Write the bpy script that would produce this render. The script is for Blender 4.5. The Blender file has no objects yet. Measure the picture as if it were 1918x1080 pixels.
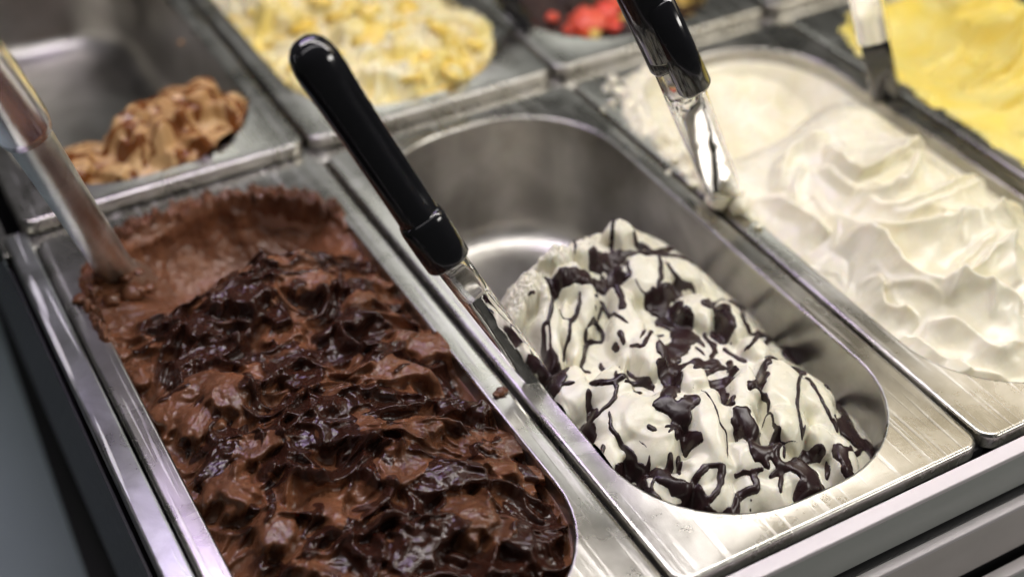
import bpy, math, random
import numpy as np
from mathutils import Vector, Matrix
R = math.radians
random.seed(7)
rng = np.random.default_rng(11)
scene = bpy.context.scene
COL = scene.collection

# ------------------------------------------------------------------ camera
CAM = np.array([-0.06918453, -0.29366891, 0.44962183])
ROT = (0.89607507, 0.00589768, -0.51009779)
FPX = 2643.03
cam_d = bpy.data.cameras.new('camera')
cam = bpy.data.objects.new('camera', cam_d)
COL.objects.link(cam)
cam.location = CAM
cam.rotation_euler = ROT
cam_d.sensor_width = 36.0
cam_d.lens = FPX / 1918.0 * 36.0
cam_d.clip_start = 0.01
cam_d.clip_end = 50.0
cam_d.dof.use_dof = True
cam_d.dof.focus_distance = 0.625
cam_d.dof.aperture_fstop = 3.6
scene.camera = cam

# ------------------------------------------------------------------ room light
world = bpy.data.worlds.new('World')
scene.world = world
world.use_nodes = True
wn = world.node_tree
bg = wn.nodes['Background']
bg.inputs['Color'].default_value = (0.76, 0.78, 0.76, 1)
bg.inputs['Strength'].default_value = 0.055
scene.view_settings.view_transform = 'Standard'
scene.view_settings.look = 'None'
scene.view_settings.exposure = 0.06
scene.view_settings.gamma = 1.0

def area(name, loc, target, sx, sy, power, col):
    d = bpy.data.lights.new(name, 'AREA')
    d.shape = 'RECTANGLE'; d.size = sx; d.size_y = sy
    d.energy = power; d.color = col
    o = bpy.data.objects.new(name, d)
    COL.objects.link(o)
    o.location = loc
    v = Vector(target) - Vector(loc)
    o.rotation_euler = v.to_track_quat('-Z', 'Y').to_euler()
    return o
area('case_lamp_strip', (0.30, 0.235, 0.62), (0.26, 0.16, 0), 1.05, 0.04, 4.1, (1.0, 0.95, 0.92))
area('overhead_fill', (0.24, 0.10, 0.50), (0.24, 0.14, 0), 0.95, 0.03, 0.45, (1.0, 0.955, 0.98))  # added fill, brightens the ice cream without glaring on the flanges
area('case_lamp_warm', (0.78, 0.20, 0.55), (0.33, 0.02, 0), 0.45, 0.35, 0.6, (1.0, 0.86, 0.62))
area('case_lamp_violet', (0.10, 0.48, 0.50), (0.06, 0.08, 0), 0.35, 0.05, 0.75, (0.70, 0.52, 1.0))
area('room_fill', (1.5, -1.1, 0.95), (0.3, 0.1, 0), 0.9, 0.3, 11.0, (1.0, 0.96, 0.90))  # unseen fill added to lighten the front steps and rake the folds
area('ceiling_lamp', (0.9, 1.7, 1.5), (0.3, 0.3, 0), 0.9, 0.25, 3.0, (0.97, 1.0, 0.95))

# ------------------------------------------------------------------ numeric helpers
def rotm(a):
    rx, ry, rz = a
    cx, sx, cy, sy, cz, sz = math.cos(rx), math.sin(rx), math.cos(ry), math.sin(ry), math.cos(rz), math.sin(rz)
    return (np.array([[cz, -sz, 0], [sz, cz, 0], [0, 0, 1]]) @ np.array([[cy, 0, sy], [0, 1, 0], [-sy, 0, cy]])
            @ np.array([[1, 0, 0], [0, cx, -sx], [0, sx, cx]]))
RM = rotm(ROT)
def ray(u, v):
    d = RM @ np.array([(u - 959) / FPX, -(v - 540) / FPX, -1.0])
    return d
def at(u, v, z=0.0):
    """where the sight line through a photograph pixel meets the level z (metres)"""
    d = ray(u, v); t = (z - CAM[2]) / d[2]
    return CAM + t * d

_perm = {}
def perlin(x, y, seed=0):
    if seed not in _perm:
        g = np.random.default_rng(1000 + seed)
        ang = g.random((256, 256)) * 2 * np.pi
        _perm[seed] = (np.cos(ang), np.sin(ang))
    gx, gy = _perm[seed]
    xi = np.floor(x).astype(int); yi = np.floor(y).astype(int)
    xf = x - xi; yf = y - yi
    u = xf * xf * xf * (xf * (xf * 6 - 15) + 10); v = yf * yf * yf * (yf * (yf * 6 - 15) + 10)
    def g(ix, iy, dx, dy):
        a = ix & 255; b = iy & 255
        return gx[a, b] * dx + gy[a, b] * dy
    n00 = g(xi, yi, xf, yf); n10 = g(xi + 1, yi, xf - 1, yf)
    n01 = g(xi, yi + 1, xf, yf - 1); n11 = g(xi + 1, yi + 1, xf - 1, yf - 1)
    return ((n00 * (1 - u) + n10 * u) * (1 - v) + (n01 * (1 - u) + n11 * u) * v) * 1.4
def fbm(x, y, seed=0, octv=4, gain=0.5):
    s = 0; a = 1.0
    for k in range(octv):
        s = s + a * perlin(x * 2 ** k + 17.3 * k, y * 2 ** k - 9.1 * k, seed + k); a *= gain
    return s
def sstep(a, b, x):
    t = np.clip((x - a) / (b - a), 0, 1); return t * t * (3 - 2 * t)
def smax(a, b, k):
    h = np.clip(0.5 + 0.5 * (a - b) / k, 0, 1)
    return b * (1 - h) + a * h + k * h * (1 - h)
def tps(ctrl):
    """smooth sheet through height control points given in mm"""
    c = np.array(ctrl, float); P = c[:, :2] / 100.0; z = c[:, 2]
    n = len(P)
    def U(r2): return np.where(r2 > 1e-12, 0.5 * r2 * np.log(np.maximum(r2, 1e-12)), 0)
    K = U(((P[:, None] - P[None]) ** 2).sum(-1)) + np.eye(n) * 0.002
    A = np.zeros((n + 3, n + 3)); A[:n, :n] = K; A[:n, n] = 1; A[:n, n + 1:] = P; A[n, :n] = 1; A[n + 1:, :n] = P.T
    w = np.linalg.solve(A, np.concatenate([z, np.zeros(3)]))
    def f(X, Y):
        x = X / 100.0; y = Y / 100.0
        s = w[n] + w[n + 1] * x + w[n + 2] * y
        for i in range(n):
            s = s + w[i] * U((x - P[i, 0]) ** 2 + (y - P[i, 1]) ** 2)
        return s
    return f
def blur(A, s):
    if s < 0.3: return A
    r = int(3 * s) + 1
    k = np.exp(-0.5 * (np.arange(-r, r + 1) / s) ** 2); k /= k.sum()
    B = np.pad(A, r, mode='edge')
    B = np.apply_along_axis(lambda m: np.convolve(m, k, 'valid'), 0, B)
    B = np.apply_along_axis(lambda m: np.convolve(m, k, 'valid'), 1, B)
    return B
def rr_dist(X, Y, x0, x1, y0, y1, r):
    """signed distance (mm) to a rounded rectangle, negative inside"""
    cx, cy = (x0 + x1) / 2, (y0 + y1) / 2
    qx = np.abs(X - cx) - ((x1 - x0) / 2 - r); qy = np.abs(Y - cy) - ((y1 - y0) / 2 - r)
    return np.hypot(np.maximum(qx, 0), np.maximum(qy, 0)) + np.minimum(np.maximum(qx, qy), 0) - r

class Field:
    """a height field in mm over a plan grid in mm"""
    def __init__(s, x0, x1, y0, y1, step):
        s.x = np.arange(x0, x1 + step, step); s.y = np.arange(y0, y1 + step, step)
        s.X, s.Y = np.meshgrid(s.x, s.y); s.step = step; s.x0 = x0; s.y0 = y0
        s.H = np.zeros_like(s.X); s.A = np.zeros_like(s.X); s.dx = 0.0; s.dy = 0.0
    def sample(s, x, y):
        i = int(np.clip(round((y - s.y0) / s.step), 0, len(s.y) - 1)); j = int(np.clip(round((x - s.x0) / s.step), 0, len(s.x) - 1))
        return s.H[i, j]
    def hit(s, u, v):
        z = 0.0
        for k in range(12):
            p = at(u, v, z / 1000) * 1000
            z = 0.5 * z + 0.5 * s.sample(p[0], p[1])
        return p[0], p[1]
    def window(s, cx, cy, rad):
        j0 = max(0, int((cx - rad - s.x0) / s.step)); j1 = min(len(s.x), int((cx + rad - s.x0) / s.step) + 2)
        i0 = max(0, int((cy - rad - s.y0) / s.step)); i1 = min(len(s.y), int((cy + rad - s.y0) / s.step) + 2)
        if j1 <= j0 or i1 <= i0: return None
        return slice(i0, i1), slice(j0, j1)

def seg_dist(X, Y, pts):
    """distance to polyline, signed side, and position along (0..1)"""
    best = np.full(X.shape, 1e9); side = np.ones(X.shape); tt = np.zeros(X.shape)
    L = [0]
    for a, b in zip(pts[:-1], pts[1:]): L.append(L[-1] + math.hypot(b[0] - a[0], b[1] - a[1]))
    tot = max(L[-1], 1e-6)
    for k, (a, b) in enumerate(zip(pts[:-1], pts[1:])):
        ex, ey = b[0] - a[0], b[1] - a[1]; l2 = ex * ex + ey * ey + 1e-9
        t = np.clip(((X - a[0]) * ex + (Y - a[1]) * ey) / l2, 0, 1)
        dx = X - a[0] - t * ex; dy = Y - a[1] - t * ey
        d = np.hypot(dx, dy); m = d < best
        best = np.where(m, d, best)
        side = np.where(m, np.sign(ex * (Y - a[1]) - ey * (X - a[0]) + 1e-9), side)
        tt = np.where(m, (L[k] + t * math.sqrt(l2)) / tot, tt)
    return best, side, tt
def smooth_line(pts, n=5):
    P = [np.array(p, float) for p in pts]
    if len(P) < 3: return [tuple(p) for p in P]
    P = [2 * P[0] - P[1]] + P + [2 * P[-1] - P[-2]]
    out = []
    for i in range(1, len(P) - 2):
        for k in range(n):
            t = k / n
            out.append(0.5 * ((2 * P[i]) + (-P[i - 1] + P[i + 1]) * t + (2 * P[i - 1] - 5 * P[i] + 4 * P[i + 1] - P[i + 2]) * t * t
                              + (-P[i - 1] + 3 * P[i] - 3 * P[i + 1] + P[i + 2]) * t ** 3))
    out.append(P[-2])
    return [tuple(p) for p in out]

# ------------------------------------------------------------------ object helpers
def link(name, me, mat=None, parent=None):
    o = bpy.data.objects.new(name, me); COL.objects.link(o)
    if mat is not None: me.materials.append(mat)
    if parent is not None: o.parent = parent
    return o
def tag(o, label=None, cat=None, group=None, kind=None):
    if label: o['label'] = label
    if cat: o['category'] = cat
    if group: o['group'] = group
    if kind: o['kind'] = kind
    return o
def empty(name, loc):
    o = bpy.data.objects.new(name, None); COL.objects.link(o); o.location = loc; o.empty_display_size = 0.01
    return o
def mesh_arrays(name, V, F, smooth=True):
    me = bpy.data.meshes.new(name)
    V = np.asarray(V, np.float32); F = np.asarray(F, np.int32)
    me.vertices.add(len(V)); me.vertices.foreach_set('co', V.ravel())
    me.loops.add(F.size); me.loops.foreach_set('vertex_index', F.ravel())
    me.polygons.add(len(F)); me.polygons.foreach_set('loop_start', np.arange(0, F.size, F.shape[1], dtype=np.int32))
    me.polygons.foreach_set('loop_total', np.full(len(F), F.shape[1], np.int32))
    me.update(calc_edges=True); me.validate()
    if smooth: me.polygons.foreach_set('use_smooth', np.ones(len(me.polygons), bool))
    return me
def field_mesh(name, fl, keep, H=None, attrs=None, mat=None, parent=None, origin=(0, 0, 0)):
    H = fl.H if H is None else H
    X = fl.X + fl.dx; Y = fl.Y + fl.dy
    ny, nx = H.shape
    q = keep[:-1, :-1] & keep[1:, :-1] & keep[:-1, 1:] & keep[1:, 1:]
    idx = np.arange(ny * nx).reshape(ny, nx)
    F = np.stack([idx[:-1, :-1][q], idx[:-1, 1:][q], idx[1:, 1:][q], idx[1:, :-1][q]], 1)
    used = np.zeros(ny * nx, bool); used[F.ravel()] = True
    rem = np.cumsum(used) - 1
    V = np.stack([X.ravel(), Y.ravel(), H.ravel()], 1)[used] / 1000.0 - np.array(origin)
    me = mesh_arrays(name, V, rem[F])
    for k, a in (attrs or {}).items():
        at_ = me.attributes.new(k, 'FLOAT', 'POINT'); at_.data.foreach_set('value', a.ravel()[used].astype(np.float32))
    return link(name, me, mat, parent)
def poly(name, V, F, mat=None, parent=None, smooth=False):
    me = bpy.data.meshes.new(name); me.from_pydata([tuple(v) for v in V], [], F); me.update()
    if smooth: me.polygons.foreach_set('use_smooth', [True] * len(me.polygons))
    return link(name, me, mat, parent)
def box(name, x0, x1, y0, y1, z0, z1, mat, parent=None, bev=0.0):
    V = [(x0, y0, z0), (x1, y0, z0), (x1, y1, z0), (x0, y1, z0), (x0, y0, z1), (x1, y0, z1), (x1, y1, z1), (x0, y1, z1)]
    F = [(3, 2, 1, 0), (4, 5, 6, 7), (0, 1, 5, 4), (1, 2, 6, 5), (2, 3, 7, 6), (3, 0, 4, 7)]
    o = poly(name, V, F, mat, parent)
    if bev:
        m = o.modifiers.new('bevel', 'BEVEL'); m.width = bev; m.segments = 3
        o.data.polygons.foreach_set('use_smooth', [True] * 6)
        m.harden_normals = False
    return o
def profile_bar(name, prof, p0, p1, mat, parent=None, smooth=False):
    """extrude a (lateral, height) profile in metres from p0 to p1; lateral is to the right of the run"""
    p0 = Vector(p0); p1 = Vector(p1); d = (p1 - p0).normalized(); s = Vector((d.y, -d.x, 0)).normalized(); up = Vector((0, 0, 1))
    V = []
    for p in (p0, p1):
        for a, h in prof: V.append(p + s * a + up * h)
    n = len(prof)
    F = [(i, (i + 1) % n, n + (i + 1) % n, n + i) for i in range(n)] + [tuple(range(n - 1, -1, -1)), tuple(range(n, 2 * n))]
    o = poly(name, V, F, mat, parent, smooth)
    return o
def loft(name, loops, mat, parent=None, cap0=True, cap1=True, smooth=True):
    n = len(loops[0]); V = [v for l in loops for v in l]; F = []
    for k in range(len(loops) - 1):
        for i in range(n):
            j = (i + 1) % n
            F.append((k * n + i, k * n + j, (k + 1) * n + j, (k + 1) * n + i))
    if cap0: F.append(tuple(range(n - 1, -1, -1)))
    if cap1: F.append(tuple((len(loops) - 1) * n + i for i in range(n)))
    return poly(name, V, F, mat, parent, smooth)

# ------------------------------------------------------------------ materials
def new_mat(name):
    m = bpy.data.materials.new(name); m.use_nodes = True
    nt = m.node_tree; b = nt.nodes['Principled BSDF']
    return m, nt, b
def N(nt, t, **kw):
    n = nt.nodes.new(t)
    for k, v in kw.items():
        if k in n.inputs.keys(): n.inputs[k].default_value = v
        else: setattr(n, k, v)
    return n
def ramp(nt, src, stops):
    r = nt.nodes.new('ShaderNodeValToRGB'); cr = r.color_ramp
    while len(cr.elements) < len(stops): cr.elements.new(0.5)
    for e, (p, c) in zip(cr.elements, stops): e.position = p; e.color = c if len(c) == 4 else (*c, 1)
    nt.links.new(src, r.inputs[0]); return r.outputs[0]
def g3(v): return (v, v, v, 1)
def coords(nt, scale=(1, 1, 1), rot=(0, 0, 0)):
    tc = nt.nodes.new('ShaderNodeNewGeometry'); mp = nt.nodes.new('ShaderNodeMapping')
    mp.inputs['Scale'].default_value = scale; mp.inputs['Rotation'].default_value = rot
    nt.links.new(tc.outputs['Position'], mp.inputs['Vector']); return mp.outputs[0]
def noise(nt, scale, detail=4, rough=0.55, sc=(1, 1, 1), rot=(0, 0, 0), dist=0.0):
    n = nt.nodes.new('ShaderNodeTexNoise'); n.inputs['Scale'].default_value = scale; n.inputs['Detail'].default_value = detail
    n.inputs['Roughness'].default_value = rough; n.inputs['Distortion'].default_value = dist
    nt.links.new(coords(nt, sc, rot), n.inputs['Vector']); return n.outputs['Fac']
def mathn(nt, op, a, b=0.5, c=None):
    n = nt.nodes.new('ShaderNodeMath'); n.operation = op
    for i, v in enumerate((a, b, c)):
        if v is None: continue
        if isinstance(v, (int, float)): n.inputs[i].default_value = v
        else: nt.links.new(v, n.inputs[i])
    return n.outputs[0]
def mixc(nt, fac, a, b):
    n = nt.nodes.new('ShaderNodeMix'); n.data_type = 'RGBA'
    for s, v in ((n.inputs[0], fac), (n.inputs[6], a), (n.inputs[7], b)):
        if isinstance(v, (int, float)): s.default_value = v
        elif isinstance(v, tuple): s.default_value = v if len(v) == 4 else (*v, 1)
        else: nt.links.new(v, s)
    return n.outputs[2]
def bump(nt, b, h, strength, dist):
    n = nt.nodes.new('ShaderNodeBump'); n.inputs['Strength'].default_value = strength; n.inputs['Distance'].default_value = dist
    nt.links.new(h, n.inputs['Height']); nt.links.new(n.outputs[0], b.inputs['Normal']); return n

def steel(name, rough=0.26, scratch=1.0, col=(0.60, 0.60, 0.585), brush=(8, 1, 8), stain=0.5):
    m, nt, b = new_mat(name)
    b.inputs['Metallic'].default_value = 1.0
    big = noise(nt, 30, 5, 0.6, dist=0.6)
    br = noise(nt, 260, 3, 0.6, sc=(brush[0], brush[1], brush[2]))
    sc = None
    for rz, seed in ((0.5, 1), (-0.9, 2), (1.4, 3), (0.05, 4), (2.3, 5)):
        s = noise(nt, 190, 1, 0.4, sc=(1.0 + seed * 0.13, 0.045, 1.0), rot=(0, 0, rz))
        s = ramp(nt, s, [(0.67, g3(0)), (0.72, g3(1))])
        sc = s if sc is None else mathn(nt, 'MAXIMUM', sc, s)
    spots = ramp(nt, noise(nt, 90, 6, 0.7, dist=1.5), [(0.60, g3(0)), (0.70, g3(1))])
    r = mathn(nt, 'MULTIPLY_ADD', big, 0.22, rough - 0.10)
    r = mathn(nt, 'MULTIPLY_ADD', sc, 0.18 * scratch, r)
    r = mathn(nt, 'MULTIPLY_ADD', spots, 0.12 * stain, r)
    nt.links.new(r, b.inputs['Roughness'])
    c = mixc(nt, ramp(nt, big, [(0.35, g3(0)), (0.7, g3(1))]), (col[0] * 0.74, col[1] * 0.73, col[2] * 0.70), (col[0] * 1.15, col[1] * 1.15, col[2] * 1.15))
    c = mixc(nt, mathn(nt, 'MULTIPLY', sc, 0.28 * scratch), c, (0.85, 0.85, 0.85))
    nt.links.new(c, b.inputs['Base Color'])
    h = mathn(nt, 'MULTIPLY_ADD', sc, -0.6 * scratch, mathn(nt, 'MULTIPLY', br, 0.25))
    bump(nt, b, h, 0.35, 0.0003)
    return m
M_STEEL = steel('brushed_steel_flange', 0.27, 0.7, (0.54, 0.525, 0.49), stain=0.7)
M_STEEL_SCR = steel('scratched_steel_rail', 0.30, 2.4, (0.5, 0.51, 0.5))
M_STEEL_IN = steel('polished_steel', 0.32, 0.15, (0.45, 0.44, 0.42), (1, 1, 6))
M_TUBE = steel('steel_tube', 0.38, 0.5, (0.80, 0.83, 0.80), (1, 1, 1), 0.3)

def plain(name, col, rough, metal=0.0, coat=0.0, nscale=60, namt=0.15, bmp=0.1):
    m, nt, b = new_mat(name)
    f = noise(nt, nscale, 5)
    c = mixc(nt, f, tuple(v * (1 - namt) for v in col), tuple(min(1, v * (1 + namt)) for v in col))
    nt.links.new(c, b.inputs['Base Color']); b.inputs['Metallic'].default_value = metal
    nt.links.new(mathn(nt, 'MULTIPLY_ADD', noise(nt, nscale * 3, 4), 0.15, rough - 0.07), b.inputs['Roughness'])
    b.inputs['Coat Weight'].default_value = coat
    bump(nt, b, noise(nt, nscale * 8, 3), bmp, 0.0002)
    return m
M_BLACK = plain('black_gloss_plastic', (0.007, 0.007, 0.009), 0.14, coat=0.5, namt=0.3, bmp=0.03)
M_RUBBER = plain('black_rubber', (0.008, 0.009, 0.008), 0.55)
M_WELL = plain('dark_well', (0.012, 0.012, 0.014), 0.5)
M_GREY = plain('grey_painted_metal', (0.46, 0.48, 0.46), 0.38, nscale=25, namt=0.08)
M_GREY_B = plain('beige_painted_metal', (0.60, 0.56, 0.54), 0.42, nscale=25, namt=0.08)
M_EDGE = plain('pale_plastic_edge', (0.80, 0.75, 0.77), 0.38, nscale=40, namt=0.06)
M_SIDE = plain('blue_grey_side_panel', (0.42, 0.50, 0.53), 0.5, nscale=6, namt=0.15)

def glassy(name, col=(0.97, 0.97, 0.95), rough=0.04, streak=True):
    m, nt, b = new_mat(name)
    b.inputs['Base Color'].default_value = (*col, 1); b.inputs['Transmission Weight'].default_value = 1.0
    b.inputs['IOR'].default_value = 1.46; b.inputs['Roughness'].default_value = rough
    if streak: bump(nt, b, noise(nt, 70, 2, 0.5, sc=(1, 0.5, 0.25)), 0.12, 0.003)
    return m
M_CLEAR = glassy('clear_acrylic')
M_SLEEVE = glassy('cloudy_plastic', (0.9, 0.92, 0.88), 0.22)

def creamy(name, cols, rough=0.34, sss=0.35, rad=(0.006, 0.0045, 0.0025), nscale=26, attr=None, acol=None, arough=0.15, grain=0.25, coat=0.0, fine=900, gloss_spots=False):
    """ice cream: two colours mixed by noise; a stored attribute blends to a second sauce"""
    m, nt, b = new_mat(name)
    f = ramp(nt, noise(nt, nscale, 5, 0.6, dist=1.0), [(0.36, g3(0)), (0.64, g3(1))])
    c = mixc(nt, f, cols[0], cols[1])
    r = mathn(nt, 'MULTIPLY_ADD', noise(nt, nscale * 4, 5, 0.6), 0.32, rough - 0.16)
    if attr:
        a = nt.nodes.new('ShaderNodeAttribute'); a.attribute_name = attr
        an = mathn(nt, 'ADD', a.outputs['Fac'], mathn(nt, 'MULTIPLY_ADD', noise(nt, 160, 4, 0.6, dist=0.8), 0.5, -0.25))
        am = ramp(nt, an, [(0.40, g3(0)), (0.60, g3(1))])
        c = mixc(nt, am, c, acol)
        r = mathn(nt, 'ADD', mathn(nt, 'MULTIPLY', r, mathn(nt, 'SUBTRACT', 1.0, am)), mathn(nt, 'MULTIPLY', am, arough))
    nt.links.new(c, b.inputs['Base Color']); nt.links.new(r, b.inputs['Roughness'])
    b.inputs['Subsurface Weight'].default_value = sss
    b.inputs['Subsurface Radius'].default_value = rad; b.inputs['Subsurface Scale'].default_value = 1.0
    b.inputs['Coat Weight'].default_value = coat; b.inputs['Coat Roughness'].default_value = 0.12
    h = mathn(nt, 'ADD', mathn(nt, 'MULTIPLY', noise(nt, fine, 4, 0.65), 0.5), noise(nt, fine * 0.3, 3, 0.6))
    bump(nt, b, h, grain, 0.0006)
    return m
M_CHOC = creamy('chocolate_gelato', ((0.10, 0.040, 0.019), (0.205, 0.085, 0.041)), 0.29, 0.12, (0.003, 0.0015, 0.001), attr='fudge',
                acol=(0.040, 0.0145, 0.0092), arough=0.13, grain=0.35)
M_WHITE = creamy('fior_di_latte', ((0.76, 0.735, 0.57), (0.85, 0.82, 0.69)), 0.28, 0.25, grain=0.14)
M_CREAM = creamy('vanilla_cream', ((0.79, 0.745, 0.55), (0.86, 0.82, 0.68)), 0.25, 0.22, grain=0.12)
M_DRIZ = creamy('dark_chocolate_sauce', ((0.020, 0.0095, 0.010), (0.034, 0.016, 0.016)), 0.30, 0.0, grain=0.10, fine=400)
M_YELLOW = creamy('lemon_cream', ((0.85, 0.67, 0.12), (0.87, 0.77, 0.29)), 0.36, 0.3, grain=0.14)
M_MANGOCREAM = creamy('pale_mango_cream', ((0.80, 0.66, 0.20), (0.84, 0.80, 0.58)), 0.36, 0.3, grain=0.3)
M_MANGO = creamy('mango_fruit', ((0.82, 0.58, 0.10), (0.85, 0.68, 0.22)), 0.22, 0.3, grain=0.1)
M_COFFEE = creamy('coffee_gelato', ((0.38, 0.21, 0.08), (0.58, 0.39, 0.185)), 0.36, 0.2, attr='fudge', acol=(0.17, 0.055, 0.012), arough=0.14, grain=0.3)
M_DARKBERRY = creamy('dark_cookie_gelato', ((0.020, 0.010, 0.008), (0.05, 0.022, 0.015)), 0.4, 0.0, grain=0.5, attr='fudge', acol=(0.80, 0.58, 0.16), arough=0.35)
M_BERRY = creamy('strawberry_fruit', ((0.70, 0.06, 0.045), (0.80, 0.14, 0.08)), 0.25, 0.3, grain=0.2)

# ------------------------------------------------------------------ pans
def rloop(x0, x1, y0, y1, r, z, n=12):
    r = min(r, (x1 - x0) / 2 - 1, (y1 - y0) / 2 - 1); pts = []
    for cx, cy, a0 in ((x1 - r, y1 - r, 0), (x0 + r, y1 - r, 90), (x0 + r, y0 + r, 180), (x1 - r, y0 + r, 270)):
        for k in range(n + 1):
            a = R(a0 + 90 * k / n); pts.append((cx + r * math.cos(a), cy + r * math.sin(a), z))
    return pts
def pan(x0, y0, W, L, z, label, depth=88, name='gelato_pan', grp='stainless steel gelato pans set side by side in the display case'):
    """loops in mm, turned to metres; x0,y0 the front left corner of the flange"""
    root = empty(name, (x0 / 1000, y0 / 1000, z / 1000))
    tag(root, label, 'pan', grp)
    def lp(i, r, h): return [(x / 1000, y / 1000, hh / 1000) for x, y, hh in rloop(i, W - i, i, L - i, r, h)]
    sx, sy, ro = 12.0, 13.0, 60.0
    def op(g, h):
        return [(x / 1000, y / 1000, hh / 1000) for x, y, hh in rloop(sx + g, W - sx - g, sy + g, L - sy - g, max(ro - g * 0.7, 6), h)]
    fl = [lp(0.0, 8.0, -7.5), lp(0.0, 8.0, -1.6), lp(0.35, 7.6, -0.7), lp(1.2, 7.0, -0.1), lp(2.2, 6.4, 0.0), lp(2.4, 6.3, 0.0)]
    fl += [op(-1.5, -0.0), op(-1.2, 0.08), op(-0.6, 0.1), op(0.0, -0.35), op(0.35, -1.3)]
    loft('flange', fl, M_STEEL, root, False, False)
    k = 0.06
    wl = [op(0.35, -1.3), op(0.5, -4), op(1.5, -20), op(3.0, -45), op(4.5, -depth + 20)]
    for t in range(1, 9):
        a = R(90 * t / 8); wl.append(op(4.5 + 18 * (1 - math.cos(a)), -depth + 20 - 18 * math.sin(a)))
    wl.append(op(30, -depth + 1.8)); wl.append(op(45, -depth + 1.5)); wl.append(op(60, -depth + 1.2))
    loft('basin', wl, M_STEEL_IN, root, False, True)
    return root
PW, PL_ = 164.6, 362.0
ZB = 5.0
pan(0.6, -2.6, PW, PL_, 0, 'front row pan heaped with dark chocolate ice cream, scratched along its left edge')
pan(168.0, -2.6, PW, PL_, 0, 'front row pan with stracciatella ice cream, its back half empty and shiny')
pan(335.0, -2.6, PW, PL_, 0, 'front row pan of plain white cream ice cream smeared over its left edge')
pan(503.5, -2.6, PW, PL_, 0, 'pan of bright yellow ice cream at the right edge of the front row')
pan(-2.5, 370.6, PW, PL_, ZB, 'back row pan mostly empty with a little coffee ice cream left')
pan(165.0, 370.6, PW, PL_, ZB, 'back row pan full of pale cream and mango ice cream')
pan(332.0, 370.6, PW, PL_, ZB, 'back row pan of dark ice cream with a red strawberry')
pan(499.5, 370.6, PW, PL_, ZB, 'back row pan at the top right corner of which only the flange shows')

# ------------------------------------------------------------------ case frame
frame = empty('case_frame', (0, 0, 0)); tag(frame, kind='structure')
rail = poly('side_rail', [], [], M_STEEL_SCR, frame)
def rail_prof(w, h=9.0):
    return [(0, -h / 1000), (0, -0.0012), (0.0006, -0.0003), (0.0016, 0), (w - 0.0016, 0), (w - 0.0006, -0.0003), (w, -0.0012), (w, -h / 1000)]
bpy.data.objects.remove(rail)
profile_bar('side_rail', rail_prof(0.0125), (-0.0128, -0.12, -0.0016), (-0.0128, 0.372, -0.0016), M_STEEL_SCR, frame)
profile_bar('cross_bar', [(-0.012, -0.012), (-0.012, -0.001), (-0.011, 0), (0.0055, 0), (0.0065, -0.001), (0.0065, -0.012)], (-0.016, 0.3665, -0.004), (0.70, 0.3665, -0.004), M_STEEL, frame)
for x in (0.1666, 0.3338, 0.5018):
    box('divider_bar', x - 0.0045, x + 0.0045, 0.001, 0.350, -0.020, -0.0085, M_WELL, frame)
for x in (-0.0145, 0.1638, 0.3308, 0.4980):
    box('divider_bar', x - 0.0045, x + 0.0045, 0.379, 0.72, -0.020, -0.0085, M_STEEL_IN, frame)
box('well_floor', -0.016, 0.72, 0.0, 0.80, -0.135, -0.130, M_WELL, frame)
box('well_wall', -0.0159, -0.0145, -0.1, 0.80, -0.1299, -0.012, M_WELL, frame)
box('well_back', -0.0144, 0.72, 0.79, 0.799, -0.1299, 0.02, M_WELL, frame)

# front steps of the case: pale edge over grey face, one below the other
front = empty('case_front', (0, -0.01, 0)); tag(front, kind='structure')
def fb(name, y0, y1, z0, z1, mat, bev=0.0006):
    o = box(name, -0.30, 0.75, y0, y1, z0, z1, mat, None, bev); o.parent = front; o.location = (0, 0.01, 0); return o
fb('upper_edge', -0.0135, -0.0060, -0.0060, -0.0030, M_EDGE)
fb('upper_face', -0.0128, -0.0070, -0.0290, -0.0062, M_GREY)
fb('middle_edge', -0.0215, -0.0165, -0.0330, -0.0300, M_EDGE)
fb('middle_face', -0.0208, -0.0172, -0.0640, -0.0332, M_GREY_B)
fb('lower_edge', -0.0300, -0.0240, -0.0700, -0.0670, M_EDGE)
fb('lower_face', -0.0293, -0.0247, -0.0990, -0.0702, M_GREY)
fb('case_backing', -0.0165, -0.0040, -0.1300, -0.0300, M_WELL)

# left side of the case, lower than the pans
side = empty('case_side', (-0.1, 0, -0.06)); tag(side, kind='structure')
def strip(name, pa, pb, za, zb, mat, th=0.006):
    """slab between two sight lines at a given level; pa, pb: left and right pixel pairs (far, near)"""
    A = [at(*pa[0], za), at(*pa[1], za), at(*pb[1], zb), at(*pb[0], zb)]
    V = [tuple(a) for a in A] + [(a[0], a[1], a[2] - th) for a in A]
    F = [(0, 1, 2, 3), (7, 6, 5, 4), (0, 4, 5, 1), (1, 5, 6, 2), (2, 6, 7, 3), (3, 7, 4, 0)]
    o = poly(name, V, F, mat); o.parent = side; o.matrix_parent_inverse = Matrix.Translation((0.1, 0, 0.06)); return o
strip('outer_panel', ((-700, 330), (-560, 1500)), ((-60, 330), (350, 1500)), -0.26, -0.26, M_SIDE, 0.01)
strip('black_seal', ((-97, 330), (312, 1500)), ((-20, 330), (378, 1500)), -0.20, -0.20, M_RUBBER, 0.03)
strip('chrome_trim', ((164, 905), (364, 1500)), ((166, 905), (447, 1500)), -0.17, -0.17, M_STEEL_IN, 0.004)
box('dark_backdrop', -0.9, 1.2, -0.5, 1.6, -0.36, -0.35, M_WELL, side).matrix_parent_inverse = Matrix.Translation((0.1, 0, 0.06))  # added dark sheet, keeps the open gap beside the side rail black

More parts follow.
